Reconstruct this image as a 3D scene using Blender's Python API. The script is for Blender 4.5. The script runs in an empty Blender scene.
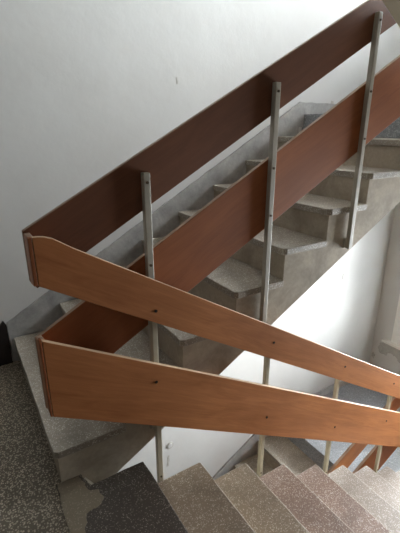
import bpy, bmesh, math, random
from mathutils import Vector, Matrix
random.seed(7)
S = bpy.context.scene
C = S.collection

# ------------------------------------------------------------------ camera
cd = bpy.data.cameras.new('camera')
cam = bpy.data.objects.new('camera', cd)
C.objects.link(cam)
cam.location = (-0.5185, -1.3140, 1.4219)
cam.rotation_euler = (math.pi/2 - 0.33915, 0.0, -0.55577)
cd.sensor_fit = 'HORIZONTAL'
cd.sensor_width = 36.0
cd.lens = 36.0*393.46/400.0
cd.clip_start = 0.02
S.camera = cam

# ------------------------------------------------------------------ world, light, exposure
wd = bpy.data.worlds.new('overcast_sky')
S.world = wd
wd.use_nodes = True
bg = wd.node_tree.nodes['Background']
bg.inputs[0].default_value = (0.93, 0.965, 1.0, 1)
bg.inputs[1].default_value = 20.0
S.view_settings.view_transform = 'Standard'
S.view_settings.look = 'None'
S.view_settings.gamma = 1.0
S.view_settings.exposure = 1.18
S.cycles.max_bounces = 14
S.cycles.diffuse_bounces = 10
S.cycles.use_denoising = True


def portal(name, loc, sy, sz):
    l = bpy.data.lights.new(name, 'AREA')
    l.shape = 'RECTANGLE'
    l.size = sz
    l.size_y = sy
    l.cycles.is_portal = True
    o = bpy.data.objects.new(name, l)
    o.location = loc
    o.rotation_euler = (0, math.pi/2, 0)     # looks towards -X, into the stairwell
    C.objects.link(o)


# ------------------------------------------------------------------ dimensions (metres)
T, R = 0.30, 0.1695          # tread and riser
X1 = -0.3626                 # first nosing of the flight by the far wall
G = 0.0655                   # tread edge of that flight on the well side
W = 1.191                    # far wall
YN = -1.55                   # near wall
XL, XR = -1.9, 3.55          # left and right wall
N = 9
FL = N*R                     # landing to landing
SL = R/T
ZT, ZB = 4.5, -2*FL-0.16

portal('window_daylight_lower', (XR+0.16, -0.05, -0.065), 1.9, 1.73)
portal('window_daylight_upper', (XR+0.16, -0.05, 2*FL+0.01), 1.9, 1.88)


# ------------------------------------------------------------------ materials
def new_mat(name):
    m = bpy.data.materials.new(name)
    m.use_nodes = True
    nt = m.node_tree
    b = nt.nodes['Principled BSDF']
    return m, nt, b


def rgb(r, g, b):
    f = lambda c: (c/255/12.92) if c/255 <= 0.04045 else ((c/255+0.055)/1.055)**2.4
    return (f(r), f(g), f(b), 1)


def nd(nt, t, **kw):
    n = nt.nodes.new(t)
    for k, v in kw.items():
        if k in n.inputs:
            n.inputs[k].default_value = v
        else:
            setattr(n, k, v)
    return n


def coords(nt, scale=(1, 1, 1), rot=(0, 0, 0)):
    tc = nd(nt, 'ShaderNodeTexCoord')
    mp = nd(nt, 'ShaderNodeMapping')
    mp.inputs['Scale'].default_value = scale
    mp.inputs['Rotation'].default_value = rot
    nt.links.new(tc.outputs['Object'], mp.inputs['Vector'])
    return mp.outputs['Vector']


def noise(nt, vec, scale, detail=4, rough=0.55, dist=0.0):
    n = nd(nt, 'ShaderNodeTexNoise')
    n.inputs['Scale'].default_value = scale
    n.inputs['Detail'].default_value = detail
    n.inputs['Roughness'].default_value = rough
    n.inputs['Distortion'].default_value = dist
    nt.links.new(vec, n.inputs['Vector'])
    return n.outputs['Fac']


def ramp(nt, fac, stops):
    r = nd(nt, 'ShaderNodeValToRGB')
    while len(r.color_ramp.elements) < len(stops):
        r.color_ramp.elements.new(0.5)
    for e, (p, c) in zip(r.color_ramp.elements, stops):
        e.position = p
        e.color = c
    nt.links.new(fac, r.inputs['Fac'])
    return r.outputs['Color']


def mixc(nt, fac, a, b, mode='MIX'):
    m = nd(nt, 'ShaderNodeMix')
    m.data_type = 'RGBA'
    m.blend_type = mode
    for sock, v in ((m.inputs[0], fac), (m.inputs[6], a), (m.inputs[7], b)):
        if hasattr(v, 'node'):
            nt.links.new(v, sock)
        else:
            sock.default_value = v
    return m.outputs[2]


def bump(nt, b, h, strength, dist=0.01):
    n = nd(nt, 'ShaderNodeBump')
    n.inputs['Strength'].default_value = strength
    n.inputs['Distance'].default_value = dist
    nt.links.new(h, n.inputs['Height'])
    nt.links.new(n.outputs['Normal'], b.inputs['Normal'])


def mat_wall(name, base, stain, amt=0.25):
    m, nt, b = new_mat(name)
    v = coords(nt)
    n1 = noise(nt, v, 1.6, 6, 0.6)
    n2 = noise(nt, v, 14, 5, 0.6)
    c1 = ramp(nt, n1, [(0.35, (0, 0, 0, 1)), (0.75, (1, 1, 1, 1))])
    c = mixc(nt, c1, base, stain)
    b.inputs['Roughness'].default_value = 0.85
    nt.links.new(c, b.inputs['Base Color'])
    bump(nt, b, n2, amt, 0.006)
    return m


def mat_wood(name, base, dark, rough=0.42):
    m, nt, b = new_mat(name)
    v = coords(nt, (1.2, 8, 9))
    g1 = noise(nt, v, 1.6, 6, 0.62, 1.4)
    v2 = coords(nt, (2.5, 30, 70))
    g2 = noise(nt, v2, 2.0, 4, 0.7, 0.3)
    v3 = coords(nt, (1, 1, 1))
    g3 = noise(nt, v3, 2.2, 3, 0.5)
    c = ramp(nt, g1, [(0.25, dark), (0.62, base)])
    c = mixc(nt, 0.34, c, ramp(nt, g2, [(0.3, dark), (0.7, base)]))
    lum = ramp(nt, g3, [(0.25, (0.74, 0.71, 0.69, 1)), (0.75, (1.0, 1.0, 1.0, 1))])
    c = mixc(nt, 1.0, c, lum, 'MULTIPLY')
    # small scratches and dents
    v4 = coords(nt, (18, 1, 60))
    g4 = noise(nt, v4, 1.3, 2, 0.5)
    sc = ramp(nt, g4, [(0.70, (0, 0, 0, 1)), (0.78, (1, 1, 1, 1))])
    c = mixc(nt, mixc(nt, 0.25, (0, 0, 0, 1), sc), c, dark)
    nt.links.new(c, b.inputs['Base Color'])
    b.inputs['Roughness'].default_value = rough
    b.inputs['Specular IOR Level'].default_value = 0.25
    bump(nt, b, g2, 0.06, 0.004)
    return m


def mat_edge(name, base, dark):
    m, nt, b = new_mat(name)
    v = coords(nt, (6, 30, 30))
    g = noise(nt, v, 2, 5, 0.6)
    nt.links.new(ramp(nt, g, [(0.3, dark), (0.7, base)]), b.inputs['Base Color'])
    b.inputs['Roughness'].default_value = 0.6
    return m


def mat_terrazzo(name, matrix, chip_a, chip_b, cell=150.0, amount=0.5, dirt=None, dirt_amt=0.5, rough=0.5):
    m, nt, b = new_mat(name)
    v = coords(nt)
    wob = nd(nt, 'ShaderNodeTexNoise')
    wob.inputs['Scale'].default_value = 60
    nt.links.new(v, wob.inputs['Vector'])
    off = nd(nt, 'ShaderNodeVectorMath', operation='MULTIPLY_ADD')
    off.inputs[1].default_value = (0.006, 0.006, 0.006)
    nt.links.new(wob.outputs['Color'], off.inputs[0])
    nt.links.new(v, off.inputs[2])
    vo = nd(nt, 'ShaderNodeTexVoronoi')
    vo.inputs['Scale'].default_value = cell
    nt.links.new(off.outputs[0], vo.inputs['Vector'])
    sep = nd(nt, 'ShaderNodeSeparateColor')
    nt.links.new(vo.outputs['Color'], sep.inputs[0])
    pick = ramp(nt, sep.outputs[0], [(max(0, 1-amount-0.02), (0, 0, 0, 1)), (min(1, 1-amount+0.02), (1, 1, 1, 1))])
    inside = ramp(nt, vo.outputs['Distance'], [(0.34, (1, 1, 1, 1)), (0.54, (0, 0, 0, 1))])
    mask = mixc(nt, 1.0, pick, inside, 'MULTIPLY')
    chip = mixc(nt, sep.outputs[1], chip_a, chip_b)
    c = mixc(nt, mask, matrix, chip)
    if dirt is not None:
        d = noise(nt, v, 5.5, 7, 0.65, 0.6)
        dm = ramp(nt, d, [(0.45, (0, 0, 0, 1)), (0.72, (dirt_amt, dirt_amt, dirt_amt, 1))])
        c = mixc(nt, dm, c, dirt)
    nt.links.new(c, b.inputs['Base Color'])
    b.inputs['Roughness'].default_value = rough
    bump(nt, b, mask, 0.08, 0.002)
    return m


def mat_concrete(name, base, dark, light=None, scale=4.0, rough=0.8):
    m, nt, b = new_mat(name)
    v = coords(nt)
    n1 = noise(nt, v, scale, 8, 0.65, 0.5)
    n2 = noise(nt, v, 60, 4, 0.6)
    stops = [(0.32, dark), (0.58, base)]
    if light:
        stops.append((0.8, light))
    c = ramp(nt, n1, stops)
    sp = ramp(nt, n2, [(0.35, (0.86, 0.86, 0.86, 1)), (0.7, (1, 1, 1, 1))])
    c = mixc(nt, 1.0, c, sp, 'MULTIPLY')
    nt.links.new(c, b.inputs['Base Color'])
    b.inputs['Roughness'].default_value = rough
    bump(nt, b, n1, 0.25, 0.006)
    return m


def mat_plain(name, col, rough=0.5, metal=0.0, var=0.12, scale=25):
    m, nt, b = new_mat(name)
    v = coords(nt)
    n = noise(nt, v, scale, 4, 0.6)
    lo = tuple(c*(1-var) for c in col[:3])+(1,)
    nt.links.new(ramp(nt, n, [(0.3, lo), (0.7, col)]), b.inputs['Base Color'])
    b.inputs['Roughness'].default_value = rough
    b.inputs['Metallic'].default_value = metal
    return m


def mat_glass():
    m, nt, b = new_mat('window_glass')
    tr = nd(nt, 'ShaderNodeBsdfTransparent')
    gl = nd(nt, 'ShaderNodeBsdfGlossy')
    gl.inputs['Roughness'].default_value = 0.03
    mx = nd(nt, 'ShaderNodeMixShader')
    fr = nd(nt, 'ShaderNodeFresnel')
    v = coords(nt)
    dust = noise(nt, v, 6, 4, 0.6)
    nt.links.new(ramp(nt, dust, [(0.3, (0.93, 0.95, 0.95, 1)), (0.8, (0.98, 0.99, 0.99, 1))]), tr.inputs['Color'])
    nt.links.new(fr.outputs[0], mx.inputs[0])
    nt.links.new(tr.outputs[0], mx.inputs[1])
    nt.links.new(gl.outputs[0], mx.inputs[2])
    nt.links.new(mx.outputs[0], nt.nodes['Material Output'].inputs['Surface'])
    return m


M = {}
M['wall'] = mat_wall('wall_whitewash', rgb(213, 213, 211), rgb(203, 202, 199))
M['wall_side'] = mat_wall('wall_greyish_paint', rgb(200, 199, 196), rgb(188, 186, 182), 0.3)
M['wall_darkened'] = mat_wall('unseen_wall_low_bounce', rgb(104, 99, 94), rgb(92, 87, 82))  # unseen near and left walls, made dark to cut their bounced light
M['ceiling'] = mat_wall('ceiling_paint', rgb(222, 220, 214), rgb(210, 207, 200))
M['soffit'] = mat_wall('soffit_cream_paint', rgb(206, 198, 176), rgb(192, 184, 160), 0.2)
M['wood'] = mat_wood('varnished_plywood', rgb(202, 135, 86), rgb(158, 97, 58))
M['wood_shaded_red'] = mat_wood('varnished_plywood_reddish_shaded', rgb(166, 100, 60), rgb(138, 80, 47), 0.62)  # same plywood, far lower board's shade put into the colour; also end lipping
M['wood_shaded_brown'] = mat_wood('varnished_plywood_brown_shaded', rgb(124, 80, 56), rgb(102, 64, 45), 0.62)  # same plywood again, shade on the far handrail put into its colour
M['edge'] = mat_edge('bare_plywood_edge', rgb(200, 172, 142), rgb(172, 140, 108))
M['edge_dark'] = mat_edge('worn_plywood_edge', rgb(168, 140, 118), rgb(132, 104, 84))
M['post'] = mat_plain('cream_painted_steel', rgb(190, 180, 158), 0.45, 0.0, 0.18, 18)
M['post_grey'] = mat_plain('grey_painted_steel', rgb(178, 172, 158), 0.45, 0.0, 0.18, 18)
M['bolt'] = mat_plain('dark_bolt_steel', rgb(48, 40, 36), 0.5, 0.6)
M['dark_terrazzo'] = mat_terrazzo('dark_terrazzo', rgb(88, 80, 73), rgb(126, 117, 108), rgb(182, 174, 165), 200, 0.3, rgb(70, 63, 58), 0.6)
M['pebble'] = mat_terrazzo('pebble_terrazzo', rgb(110, 101, 88), rgb(176, 164, 144), rgb(218, 206, 186), 125, 0.75, rgb(98, 88, 76), 0.35)
M['tread_tan'] = mat_terrazzo('tan_terrazzo', rgb(150, 133, 116), rgb(170, 154, 138), rgb(230, 220, 206), 185, 0.45, rgb(112, 102, 88), 0.6)
M['tread_red'] = mat_terrazzo('reddish_terrazzo', rgb(142, 118, 106), rgb(164, 140, 128), rgb(228, 218, 210), 185, 0.45, rgb(100, 84, 78), 0.6)
M['tread_grey'] = mat_terrazzo('grey_terrazzo', rgb(144, 131, 121), rgb(166, 154, 144), rgb(218, 210, 203), 185, 0.45, rgb(118, 110, 102), 0.5)
M['tread_far'] = mat_terrazzo('worn_grey_terrazzo', rgb(154, 144, 131), rgb(176, 167, 155), rgb(226, 219, 208), 170, 0.40, rgb(112, 107, 99), 0.6)
M['concrete'] = mat_concrete('grey_cement_render', rgb(146, 142, 134), rgb(118, 113, 105), rgb(162, 159, 152))
M['concrete_warm'] = mat_concrete('stained_cement_render', rgb(184, 171, 153), rgb(146, 135, 119))
M['patch'] = mat_terrazzo('smeared_cement', rgb(144, 132, 114), rgb(160, 148, 130), rgb(186, 175, 158), 200, 0.25, rgb(108, 97, 84), 0.8)
M['skirt'] = mat_concrete('grey_cement_skirting', rgb(180, 179, 177), rgb(154, 153, 151), rgb(198, 197, 195), 7)
M['landing_grey'] = mat_terrazzo('grey_landing_terrazzo', rgb(140, 142, 145), rgb(200, 203, 207), rgb(92, 95, 99), 150, 0.6, rgb(118, 120, 122), 0.5)
M['plaster'] = mat_concrete('bare_plaster', rgb(182, 180, 175), rgb(164, 161, 156), None, 12)
M['plaster_pale'] = mat_concrete('pale_bare_plaster', rgb(196, 193, 186), rgb(180, 176, 168), None, 12)
M['post_bolt'] = mat_plain('tarnished_bolt', rgb(92, 78, 62), 0.5, 0.3)
M['plaster_light'] = mat_plain('white_plaster_crumb', rgb(205, 198, 184), 0.9)
M['window_paint'] = mat_plain('white_window_paint', rgb(232, 230, 224), 0.5, 0, 0.06)
M['dark_skirt'] = mat_concrete('dark_brown_skirting_paint', rgb(42, 31, 28), rgb(22, 17, 16), None, 6, 0.6)
M['worn'] = mat_concrete('worn_pale_arris', rgb(184, 176, 164), rgb(140, 132, 122), rgb(206, 200, 190), 22)
M['glass'] = mat_glass()


# ------------------------------------------------------------------ mesh helpers
def link(name, bm, mats, parent=None, bevel=0.0, smooth=False, edge_slot=0):
    bmesh.ops.recalc_face_normals(bm, faces=bm.faces)
    me = bpy.data.meshes.new(name)
    bm.to_mesh(me)
    bm.free()
    if not isinstance(mats, (list, tuple)):
        mats = [mats]
    for m in mats:
        me.materials.append(m)
    o = bpy.data.objects.new(name, me)
    C.objects.link(o)
    if parent:
        o.parent = parent
    if bevel:
        b = o.modifiers.new('edge', 'BEVEL')
        b.width = bevel
        b.segments = 2
        b.limit_method = 'ANGLE'
        b.angle_limit = math.radians(40)
        b.harden_normals = False
    if bevel and edge_slot:
        b.material = edge_slot
    if smooth:
        for p in me.polygons:
            p.use_smooth = True
    return o


def add_box(bm, x0, x1, y0, y1, z0, z1):
    v = [bm.verts.new((x, y, z)) for x in (x0, x1) for y in (y0, y1) for z in (z0, z1)]
    for f in ((0, 1, 3, 2), (4, 6, 7, 5), (0, 4, 5, 1), (2, 3, 7, 6), (0, 2, 6, 4), (1, 5, 7, 3)):
        bm.faces.new([v[i] for i in f])


def add_prism(bm, pts, axis, a, b):
    """extrude a closed outline: axis 'y' takes (x,z), axis 'z' takes (x,y), axis 'x' takes (y,z)"""
    def P(p, t):
        return {'y': (p[0], t, p[1]), 'z': (p[0], p[1], t), 'x': (t, p[0], p[1])}[axis]
    lo = [bm.verts.new(P(p, a)) for p in pts]
    hi = [bm.verts.new(P(p, b)) for p in pts]
    n = len(pts)
    f1 = bm.faces.new(lo)
    f2 = bm.faces.new(list(reversed(hi)))
    for i in range(n):
        j = (i+1) % n
        bm.faces.new((lo[j], lo[i], hi[i], hi[j]))
    return f1, f2


def add_cyl(bm, c, r, axis, h, seg=12):
    pts = [(r*math.cos(2*math.pi*i/seg), r*math.sin(2*math.pi*i/seg)) for i in range(seg)]
    if axis == 'y':
        add_prism(bm, [(c[0]+a, c[2]+b) for a, b in pts], 'y', c[1], c[1]+h)
    elif axis == 'x':
        add_prism(bm, [(c[1]+a, c[2]+b) for a, b in pts], 'x', c[0], c[0]+h)


def empty(name, loc=(0, 0, 0), label=None, cat=None, group=None):
    o = bpy.data.objects.new(name, None)
    o.empty_display_size = 0.1
    o.location = loc
    C.objects.link(o)
    if label:
        o['label'] = label
    if cat:
        o['category'] = cat
    if group:
        o['group'] = group
    return o


def struct(o, label=None, cat=None):
    o['kind'] = 'structure'
    if label:
        o['label'] = label
    if cat:
        o['category'] = cat
    return o


def copy_tree(o, parent=None):
    c = o.copy()
    C.objects.link(c)
    c.parent = parent
    for ch in list(o.children):
        copy_tree(ch, c)
    return c


def box_obj(name, dims, mat, parent=None, bevel=0.0):
    bm = bmesh.new()
    add_box(bm, *dims)
    return link(name, bm, mat, parent, bevel)


# ------------------------------------------------------------------ structure
TH = 0.2
o = struct(box_obj('wall_far', (XL-TH, XR+TH, W, W+TH, ZB, ZT), M['wall']), 'white plastered wall behind the stairs', 'wall')
wall_far = o
struct(box_obj('wall_near', (XL-TH, XR+TH, YN-TH, YN, ZB, ZT), M['wall_darkened']), 'unseen wall on the near side of the stairwell, darkened to cut bounced light', 'wall')
struct(box_obj('wall_left', (XL-TH, XL, YN, W, ZB, ZT), M['wall_darkened']), 'unseen wall at the end of the upper landing, darkened to cut bounced light', 'wall')
WY0, WY1, WZ0 = -1.0, 0.92, -0.93
WT = {0: 0.80, 1: 0.95}       # head of the lower and of the upper window
bm = bmesh.new()
add_box(bm, XR, XR+TH, YN, WY0, ZB, ZT)
add_box(bm, XR, XR+TH, WY1, W, ZB, ZT)
zz = ZB
for a, b in ((WZ0, WT[0]), (WZ0+2*FL, WT[1]+2*FL)):
    add_box(bm, XR, XR+TH, WY0, WY1, zz, a)
    zz = b
add_box(bm, XR, XR+TH, WY0, WY1, zz, ZT)
wall_right = struct(link('wall_right', bm, M['wall_side']), 'greyish painted wall with the window at the lower landing', 'wall')
struct(box_obj('ceiling', (XL-TH, XR+TH, YN-TH, W+TH, ZT, ZT+0.1), M['ceiling']), 'white ceiling over the stairwell', 'ceiling')

# the landing the photographer stands on, cut back where the two flights start
bm = bmesh.new()
add_prism(bm, [(XL, YN), (-0.376, YN), (-0.371, G+0.0085), (-0.262, G+0.0085), (-0.262, W), (XL, W)], 'z', -0.17, 0.0)
struct(link('floor', bm, M['pebble']), 'brown pebbled terrazzo landing floor', 'floor')
bm = bmesh.new()
add_prism(bm, [(XL, YN), (0.0, YN), (0.0, 0.0), (-0.262, 0.0), (-0.262, W), (XL, W)], 'z', 2*FL-0.17, 2*FL)
struct(link('landing_ceiling', bm, M['ceiling']), 'underside of the landing one storey up', 'ceiling')
bm = bmesh.new()
add_prism(bm, [(XL, YN), (XR, YN), (XR, W), (XL, W)], 'z', ZB, ZB+0.16)
struct(link('ground_floor', bm, M['landing_grey']), 'grey floor at the foot of the stairwell', 'floor')
for k, s in ((-1, 'speckled grey terrazzo landing at the bottom of the front flight'),
             (1, 'landing at the top of the flight along the far wall')):
    bm = bmesh.new()
    z = k*FL
    add_prism(bm, [(2.372, YN), (XR, YN), (XR, W), (2.035, W), (2.035, G), (2.372, G)], 'z', z-0.17, z)
    struct(link('landing', bm, M['landing_grey'], None, 0.004), s, 'landing')


def rough_band(x0, x1, zt, zb_fn, step, amp):
    """outline of a skirting band with an uneven trowelled top edge"""
    top, bot = [], []
    n = max(2, int(abs(x1-x0)/step))
    for i in range(n+1):
        x = x0+(x1-x0)*i/n
        top.append((x, zt(x)+random.uniform(-amp, amp)))
        bot.append((x, zb_fn(x)))
    return top, bot


def band_obj(name, segs, y0, y1, mat):
    bm = bmesh.new()
    for top, bot in segs:
        for i in range(len(top)-1):
            add_prism(bm, [bot[i], bot[i+1], top[i+1], top[i]], 'y', y0, y1)
    bmesh.ops.remove_doubles(bm, verts=bm.verts, dist=1e-5)
    return link(name, bm, mat)


def skirting(dz, label):
    nos = lambda x: 0.374+SL*x+dz
    t1, b1 = rough_band(-0.385, 1.985, lambda x: nos(x)+0.120, lambda x: nos(x)-0.34, 0.05, 0.003)
    t2, b2 = rough_band(1.985, XR, lambda x: FL+dz+0.09, lambda x: FL+dz-0.10, 0.06, 0.003)
    o = band_obj('baseboard_far', [(t1, b1), (t2, b2)], W-0.016, W+0.02, M['skirt'])
    struct(o, label, 'skirting')


skirting(0, 'grey cement skirting following the steps up the far wall')
skirting(-2*FL, 'grey cement skirting along the far wall beside the lower flight')
bm = bmesh.new()
add_prism(bm, [(-0.39, 0.0), (-0.388, 0.262), (-0.402, 0.294), (-0.43, 0.262), (-0.53, 0.205), (-1.0, 0.19), (XL, 0.19), (XL, 0.0)], 'y', W-0.022, W+0.02)
struct(link('baseboard_far', bm, M['dark_skirt']), 'dark brown skirting on the landing wall', 'skirting')
struct(box_obj('baseboard_left', (XL-0.02, XL+0.018, YN, W-0.03, 0.0, 0.19), M['dark_skirt']), 'dark brown skirting on the end wall of the landing', 'skirting')
struct(box_obj('baseboard_right', (XR-0.016, XR+0.02, YN, W-0.02, -FL, -FL+0.09), M['skirt']), 'grey skirting below the window', 'skirting')


# plaster marks on the walls
def blob(name, pts, axis, a, b, mat, parent, jit=0.006, sub=4):
    out = []
    n = len(pts)
    for i in range(n):
        p, q = Vector(pts[i]), Vector(pts[(i+1) % n])
        for k in range(sub):
            v = p.lerp(q, k/sub)
            if k:
                v += Vector((random.uniform(-jit, jit), random.uniform(-jit, jit)))
            out.append((v.x, v.y))
    bm = bmesh.new()
    add_prism(bm, out, axis, a, b)
    return link(name, bm, mat, parent)


blob('plaster_patch', [(1.09, -1.03), (1.115, -1.10), (1.08, -1.165), (1.0, -1.165), (0.95, -1.11), (0.89, -1.11), (0.82, -1.17),
                       (0.70, -1.17), (0.70, -1.03), (0.90, -0.99), (1.0, -0.99)], 'x', XR-0.003, XR+0.01, M['plaster'], wall_right, 0.012)
blob('plaster_chip', [(1.172, -1.20), (1.178, -1.26), (1.14, -1.28), (1.13, -1.22)], 'x', XR-0.003, XR+0.01, M['plaster'], wall_right, 0.006)
blob('plaster_chip', [(3.32, -1.33), (3.36, -1.27), (3.40, -1.31), (3.37, -1.36)], 'y', W-0.003, W+0.01, M['plaster_pale'], wall_far)
blob('plaster_chip', [(2.80, -0.09), (2.812, -0.03), (2.825, -0.03), (2.82, -0.10)], 'y', W-0.002, W+0.01, M['plaster_pale'], wall_far, 0.003)
blob('plaster_chip', [(0.855, 1.695), (0.852, 1.735), (0.862, 1.735), (0.864, 1.695)], 'y', W-0.002, W+0.01, M['plaster_pale'], wall_far, 0.002)
blob('plaster_chip', [(2.355, 1.615), (2.36, 1.64), (2.385, 1.635), (2.39, 1.615)], 'y', W-0.002, W+0.01, M['plaster_pale'], wall_far, 0.003)
blob('plaster_chip', [(0.682, -1.48), (0.70, -1.36), (0.715, -1.36), (0.705, -1.48)], 'y', W-0.002, W+0.01, M['plaster_pale'], wall_far, 0.004)
bm = bmesh.new()
add_cyl(bm, (0.722, W-0.004, -1.252), 0.034, 'y', 0.02, 18)
pk = link('plaster_plug', bm, M['plaster_pale'], wall_far)
bm = bmesh.new()
add_cyl(bm, (0.722, W-0.007, -1.252), 0.022, 'y', 0.02, 18)
link('plug_cap', bm, M['wall'], pk)


# windows in the right wall
def window(name, dz, WZ1, label):
    root = empty(name, (XR, 0, 0), label, 'window')
    root['kind'] = 'structure'
    bm = bmesh.new()
    a0, a1, z0, z1 = WY0, WY1, WZ0, WZ1
    f = 0.055
    for d in ((a0-0.02, a0+f, z0-0.02, z1+0.02), (a1-f, a1+0.04, z0-0.02, z1+0.02), (a0+f, a1-f, z1-f, z1+0.02), (a0+f, a1-f, z0-0.02, z0+f)):
        add_box(bm, -0.014, 0.07, d[0], d[1], d[2]+dz, d[3]+dz)
    link('window_frame', bm, M['window_paint'], root, 0.004)
    half = (a1-a0-2*f)/2
    for k in range(2):
        b0 = a0+f+k*half+0.004
        b1 = b0+half-0.008
        s = 0.045
        bm = bmesh.new()
        for d in ((b0, b0+s, z0+f+.004, z1-f-.004), (b1-s, b1, z0+f+.004, z1-f-.004), (b0+s, b1-s, z0+f+.004, z0+f+s), (b0+s, b1-s, z1-f-s, z1-f-.004)):
            add_box(bm, 0.006, 0.05, d[0], d[1], d[2]+dz, d[3]+dz)
        sa = link('sash', bm, M['window_paint'], root, 0.004)
        bm = bmesh.new()
        add_box(bm, 0.024, 0.030, b0+s-0.005, b1-s+0.005, z0+f+s-0.005+dz, z1-f-s+0.005+dz)
        link('pane', bm, M['glass'], sa)
    bm = bmesh.new()
    add_box(bm, -0.06, 0.02, a0-0.06, a1+0.13, z0-0.05+dz, z0-0.018+dz)
    link('window_sill', bm, M['window_paint'], root, 0.006)
    return root


window('window_1', 0.0, WT[0], 'white framed window over the lower landing')
window('window_2', 2*FL, WT[1], 'white framed window over the upper landing')


# ------------------------------------------------------------------ staircases
TT = 0.036          # tread thickness
OV = 0.028          # nosing overhang
OF = 0.014          # nosing overhang of the flight by the wall


def tread_outline(xn, xb, ye, yw, chip=0.0):
    """plan of a tread: xn nosing, xb back, ye open edge, yw wall edge"""
    sx = 1 if xn > xb else -1
    sy = 1 if yw > ye else -1
    n = 16
    pts = [(xb, yw), (xb, ye)]
    pts.append((xn-sx*max(chip, 0.004), ye+random.uniform(-.001, .001)))
    for i in range(n+1):
        t = i/n
        y = ye+sy*(max(chip, 0.004)*0.7) + (yw-ye-sy*max(chip, 0.004)*0.7)*t
        pts.append((xn+random.uniform(-0.0022, 0.0012)*sx, y))
    return pts


def far_type_flight(label):
    root = empty('staircase', (X1, 0.6, 0), label, 'stairs', 'concrete stair flights')
    base = Vector(root.location)
    NX = [X1+(m-1)*T for m in range(1, N+1)]
    pts = [(X1+OF, -0.002)]
    for m in range(1, N):
        pts.append((NX[m-1]+OF, m*R-TT))
        pts.append((NX[m]+OF, m*R-TT))
    pts[1] = (X1+OF, R-TT)
    xe = NX[-1]
    pts += [(xe+OF, N*R-0.17), (xe+OF-0.03, -0.023+SL*(xe+OF)), (-0.225, -0.15), (-0.2615, -0.15), (-0.2615, -0.002)]
    bm = bmesh.new()
    add_prism([*[bm]][0], pts, 'y', 0.075, W-0.001)
    bmesh.ops.translate(bm, verts=bm.verts, vec=-base)
    link('stair_body', bm, M['concrete_warm'], root, 0.002)
    for m in range(1, N):
        bm = bmesh.new()
        add_prism(bm, tread_outline(NX[m-1], NX[m]+OF-0.001, G, W-0.018, random.choice([0.012, 0.02, 0.028])), 'z', m*R-TT, m*R)
        bmesh.ops.translate(bm, verts=bm.verts, vec=-base)
        link('tread', bm, [M['tread_far'], M['worn']], root, 0.004, False, 1)
    return root


far_flight = far_type_flight('grey concrete stair flight rising along the far wall behind the railing')
low = copy_tree(far_flight)
low.location.z -= 2*FL
low['label'] = 'shadowed concrete stair flight going down under the upper flight, seen through the gap'


def near_type_flight(label):
    root = empty('staircase', (0, -0.7, 0), label, 'stairs', 'concrete stair flights')
    base = Vector(root.location)
    pts = [(-0.372, -0.172), (-OV, -0.172)]
    pts = [(-0.20, -0.172), (-OV, -0.172)]
    for k in range(1, N):
        pts.append(((k-1)*T-OV, -k*R-TT))
        pts.append((k*T-OV, -k*R-TT))
    pts += [(8*T-OV, -N*R+0.001), (8*T-0.40, -N*R+0.001), ((N*R-0.397)/SL-0.02, -N*R+0.001), (-0.20, -0.284)]
    pts = [p for i, p in enumerate(pts) if p != (8*T-0.40, -N*R+0.001)]
    bm = bmesh.new()
    add_prism(bm, pts, 'y', YN+0.001, -0.014)
    bmesh.ops.translate(bm, verts=bm.verts, vec=-base)
    link('stair_body', bm, M['soffit'], root, 0.004)
    # the topmost step lies level with the landing and is darker than the rest
    bm = bmesh.new()
    po = [(-0.370, G+0.008), (-0.3745, YN+0.002), (0.0, YN+0.002)]
    for i in range(17):
        po.append((random.uniform(-0.002, 0.001), YN+0.01-(YN+0.01)*i/17))
    po += [(-0.006, -0.001), (-0.10, 0.002), (-0.18, -0.002), (-0.247, 0.0), (-0.252, 0.03), (-0.262, 0.055), (-0.272, G+0.008)]
    add_prism(bm, po, 'z', -0.17, 0.0005)
    bmesh.ops.translate(bm, verts=bm.verts, vec=-base)
    t0 = link('top_step', bm, M['dark_terrazzo'], root, 0.004)
    t0['label'] = 'dark worn top step'
    kinds = ['tread_tan', 'tread_tan', 'tread_red', 'tread_red', 'tread_grey', 'tread_grey', 'tread_grey', 'tread_grey']
    for k in range(1, N):
        bm = bmesh.new()
        add_prism(bm, tread_outline(k*T, (k-1)*T-OV+0.001, 0.0, YN+0.002, 0.008), 'z', -k*R-TT, -k*R)
        bmesh.ops.translate(bm, verts=bm.verts, vec=-base)
        link('tread', bm, [M[kinds[k-1]], M['worn']], root, 0.0045, False, 1)
    return root


near_flight = near_type_flight('speckled terrazzo stair flight going down in front of the railing')
blob('mortar_crumb', [(-0.262, 0.05), (-0.252, 0.03), (-0.243, 0.002), (-0.232, 0.004), (-0.244, 0.034), (-0.252, 0.055)], 'z', -0.03, -0.004, M['plaster_light'], near_flight, 0.0015, 3).location = (0, 0.7, 0)
blob('cement_patch', [(-0.366, 0.072), (-0.275, 0.072), (-0.268, 0.03), (-0.262, -0.02), (-0.223, -0.045), (-0.222, -0.095), (-0.262, -0.118),
                      (-0.300, -0.125), (-0.325, -0.20), (-0.371, -0.26), (-0.371, 0.0)], 'z', -0.01, 0.0035, M['patch'], near_flight, 0.006, 4).location = (0, 0.7, 0)
upf = copy_tree(near_flight)
upf.location.z += 2*FL
for ch in list(upf.children):
    if ch.name.split('.')[0] in ('top_step', 'cement_patch', 'mortar_crumb'):
        bpy.data.objects.remove(ch)
upf['label'] = 'cream underside of the next flight up, cutting across the top corner'


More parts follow.
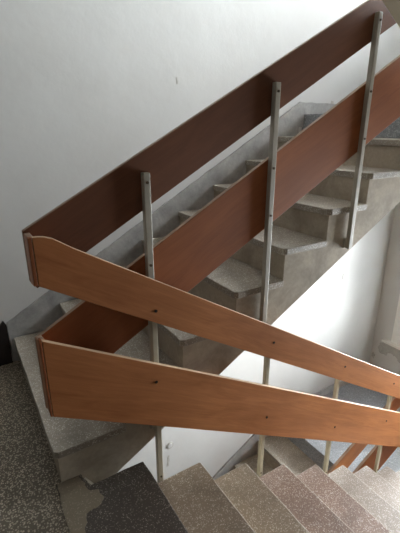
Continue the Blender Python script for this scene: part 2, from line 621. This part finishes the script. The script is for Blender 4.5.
# ------------------------------------------------------------------ railings
def board(name, parent, base, outline, y0, y1, ang, mat, edge_mat):
    """a board whose local X runs along the slope; outline is (x,z) in room coordinates"""
    x0, z0 = outline[0]
    c, s = math.cos(ang), math.sin(ang)
    loc = [((x-x0)*c+(z-z0)*s, -(x-x0)*s+(z-z0)*c) for x, z in outline]
    bm = bmesh.new()
    add_prism(bm, loc, 'y', -(y1-y0)/2, (y1-y0)/2)
    bmesh.ops.recalc_face_normals(bm, faces=bm.faces)
    for f in bm.faces:
        if abs(f.normal.y) < 0.5:
            f.material_index = 1
    o = link(name, bm, [mat, edge_mat], parent, 0.0022)
    o.location = Vector((x0, (y0+y1)/2, z0))-base
    o.rotation_euler = (0, -ang, 0)
    return o


def bolt_on(parent_obj, pos, base, r=0.006, h=0.005, mat='bolt'):
    """round dark bolt head, axis along Y, sticking out towards the camera"""
    bm = bmesh.new()
    add_cyl(bm, (0, -h, 0), r, 'y', h+0.004, 10)
    o = link('bolt', bm, M[mat], parent_obj)
    rel = Vector(pos)-base-parent_obj.location
    rot = parent_obj.rotation_euler.to_matrix()
    o.location = rot.inverted() @ rel
    return o


def post(parent, base, x, y0, y1, z0, z1, mat, w=0.028):
    bm = bmesh.new()
    add_box(bm, -w/2, w/2, -(y1-y0)/2, (y1-y0)/2, 0, z1-z0)
    o = link('post', bm, mat, parent, 0.003)
    o.location = Vector((x, (y0+y1)/2, z0))-base
    return o


def foot_plate(p, mat):
    bm = bmesh.new()
    add_box(bm, -0.022, 0.022, 0.0, 0.026, 0.0, 0.05)
    o = link('foot_bracket', bm, mat, p, 0.003)
    return o


AU = math.atan(0.553)
AN = -math.atan(0.598)
AL = -math.atan(0.565)
PX = [0.093, 0.709, 1.315, 1.925]
E0, EL, E1 = -0.350, -0.362, 2.36


def far_railing(label, dz=0.0, wu='wood_shaded_brown', wl='wood_shaded_red', px=PX):
    root = empty('stair_railing', (E0, 0.06, 0.4), label, 'railing', 'plywood stair railings')
    base = Vector(root.location)
    ut = lambda x: 1.290+0.545*x
    ub = lambda x: 1.077+0.562*x
    lt = lambda x: 0.900+0.559*x
    lb = lambda x: 0.590+0.546*x
    y0, y1 = 0.066, 0.088
    # the boards pass behind the posts
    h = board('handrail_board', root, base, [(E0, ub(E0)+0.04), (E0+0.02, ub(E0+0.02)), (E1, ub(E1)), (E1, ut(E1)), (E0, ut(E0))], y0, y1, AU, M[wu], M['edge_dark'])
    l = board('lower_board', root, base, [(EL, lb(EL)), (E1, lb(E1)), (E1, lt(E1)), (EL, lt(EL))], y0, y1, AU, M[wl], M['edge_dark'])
    for x in px:
        sb = -0.023+SL*x
        p = post(root, base, x, 0.040, 0.0655, sb+0.06, ut(x)-0.075, M['post_grey'])
        for z in (ut(x)-0.11, lt(x)-0.045, lb(x)+0.06):
            bolt_on(p, (x, 0.040, z), base, 0.0055, 0.004, 'post_bolt')
        br = foot_plate(p, M['post_grey'])
        br.location = (0, 0.0127, 0.0)
    root.location.z += dz
    return root


far_rail = far_railing('board railing, its reddish brown darkened for shade, climbing beside the far flight')
lo_rail = far_railing('board railing of the flight below, ends showing under the front railing', -2*FL, 'wood', 'wood_shaded_red', PX[:3])


def near_railing(label):
    root = empty('stair_railing', (E0, -0.01, 0.4), label, 'railing', 'plywood stair railings')
    base = Vector(root.location)
    ut = lambda x: 0.930-0.598*(x+0.02)
    ub = lambda x: 0.749-0.598*(x+0.032)
    lt = lambda x: 0.737-0.563*(x+0.36)
    lb = lambda x: 0.425-0.566*(x+0.369)
    y0, y1 = -0.024, -0.002
    EX0, EXL = E0+0.013, EL+0.009      # the boards are lipped at the ends
    curve = [(-0.16, ut(-0.16)-0.004), (-0.215, 1.043), (-0.25, 1.067), (-0.275, 1.084), (-0.30, 1.093), (-0.32, 1.096), (EX0, 1.096)]
    h = board('handrail_board', root, base, [(EX0, ub(EX0)), (E1, ub(E1)), (E1, ut(E1))]+curve, y0, y1, AN, M['wood'], M['edge'])
    l = board('lower_board', root, base, [(EXL, lb(EXL)), (E1, lb(E1)), (E1, lt(E1)), (EXL, lt(EXL))], y0, y1, AL, M['wood'], M['edge'])
    for (x, z) in ((0.077, 0.738), (0.723, 0.396), (1.330, 0.040), (1.92, -0.309)):
        bolt_on(h, (x, y0, z), base, 0.0065, 0.003)
    for (x, z) in ((0.066, 0.410), (0.709, -0.062), (1.312, -0.41), (1.915, -0.636)):
        bolt_on(l, (x, y0, z), base, 0.0065, 0.003)
    for i, x in enumerate([0.080, 0.716, 1.322, 1.965]):
        k = 1+2*i
        p = post(root, base, x, -0.0015, 0.0225, -k*R-0.10, ut(x)-0.06, M['post'], 0.025)
        bolt_on(p, (x, -0.0015, -k*R+0.03), base, 0.005, 0.003, 'post_bolt')
    # short boards that turn the corner and join this railing to the one behind
    for ex, nm, pts in ((E0, 'handrail_end_board', [(-0.001, 0.925), (0.065, 0.915), (0.065, 1.094), (-0.001, 1.096)]),
                    (EL, 'lower_end_board', [(-0.001, 0.415), (0.065, 0.405), (0.065, 0.712), (-0.001, 0.730)])):
        bm = bmesh.new()
        add_prism(bm, pts, 'x', ex+0.001, ex+0.021)
        bmesh.ops.translate(bm, verts=bm.verts, vec=-base)
        for f in bm.faces:
            if abs(f.normal.x) < 0.5 and abs(f.normal.z) > 0.5:
                f.material_index = 1
        link(nm, bm, [M['wood'], M['edge_dark']], root, 0.003)
    for x0, x1, za, zb, zc in ((E0, EX0-0.0015, ub(E0), ub(EX0), 1.096), (EL, EXL-0.0015, lb(EL), lb(EXL), lt(EL))):
        bm = bmesh.new()
        add_prism(bm, [(x0, za), (x1, zb), (x1, zc), (x0, zc)], 'y', y0, y1)
        bmesh.ops.translate(bm, verts=bm.verts, vec=-base)
        link('end_lipping', bm, M['wood_shaded_red'], root, 0.002)
    for nm, z0, z1 in (('handrail_end_board', -0.70, -0.44), ('lower_end_board', -1.18, -0.81)):
        bm = bmesh.new()
        add_box(bm, E1+0.001, E1+0.022, -0.026, 0.090, z0, z1)
        bmesh.ops.translate(bm, verts=bm.verts, vec=-base)
        link(nm, bm, [M['wood'], M['edge_dark']], root, 0.003)
    return root


near_rail = near_railing('orange brown board railing sloping down across the front')
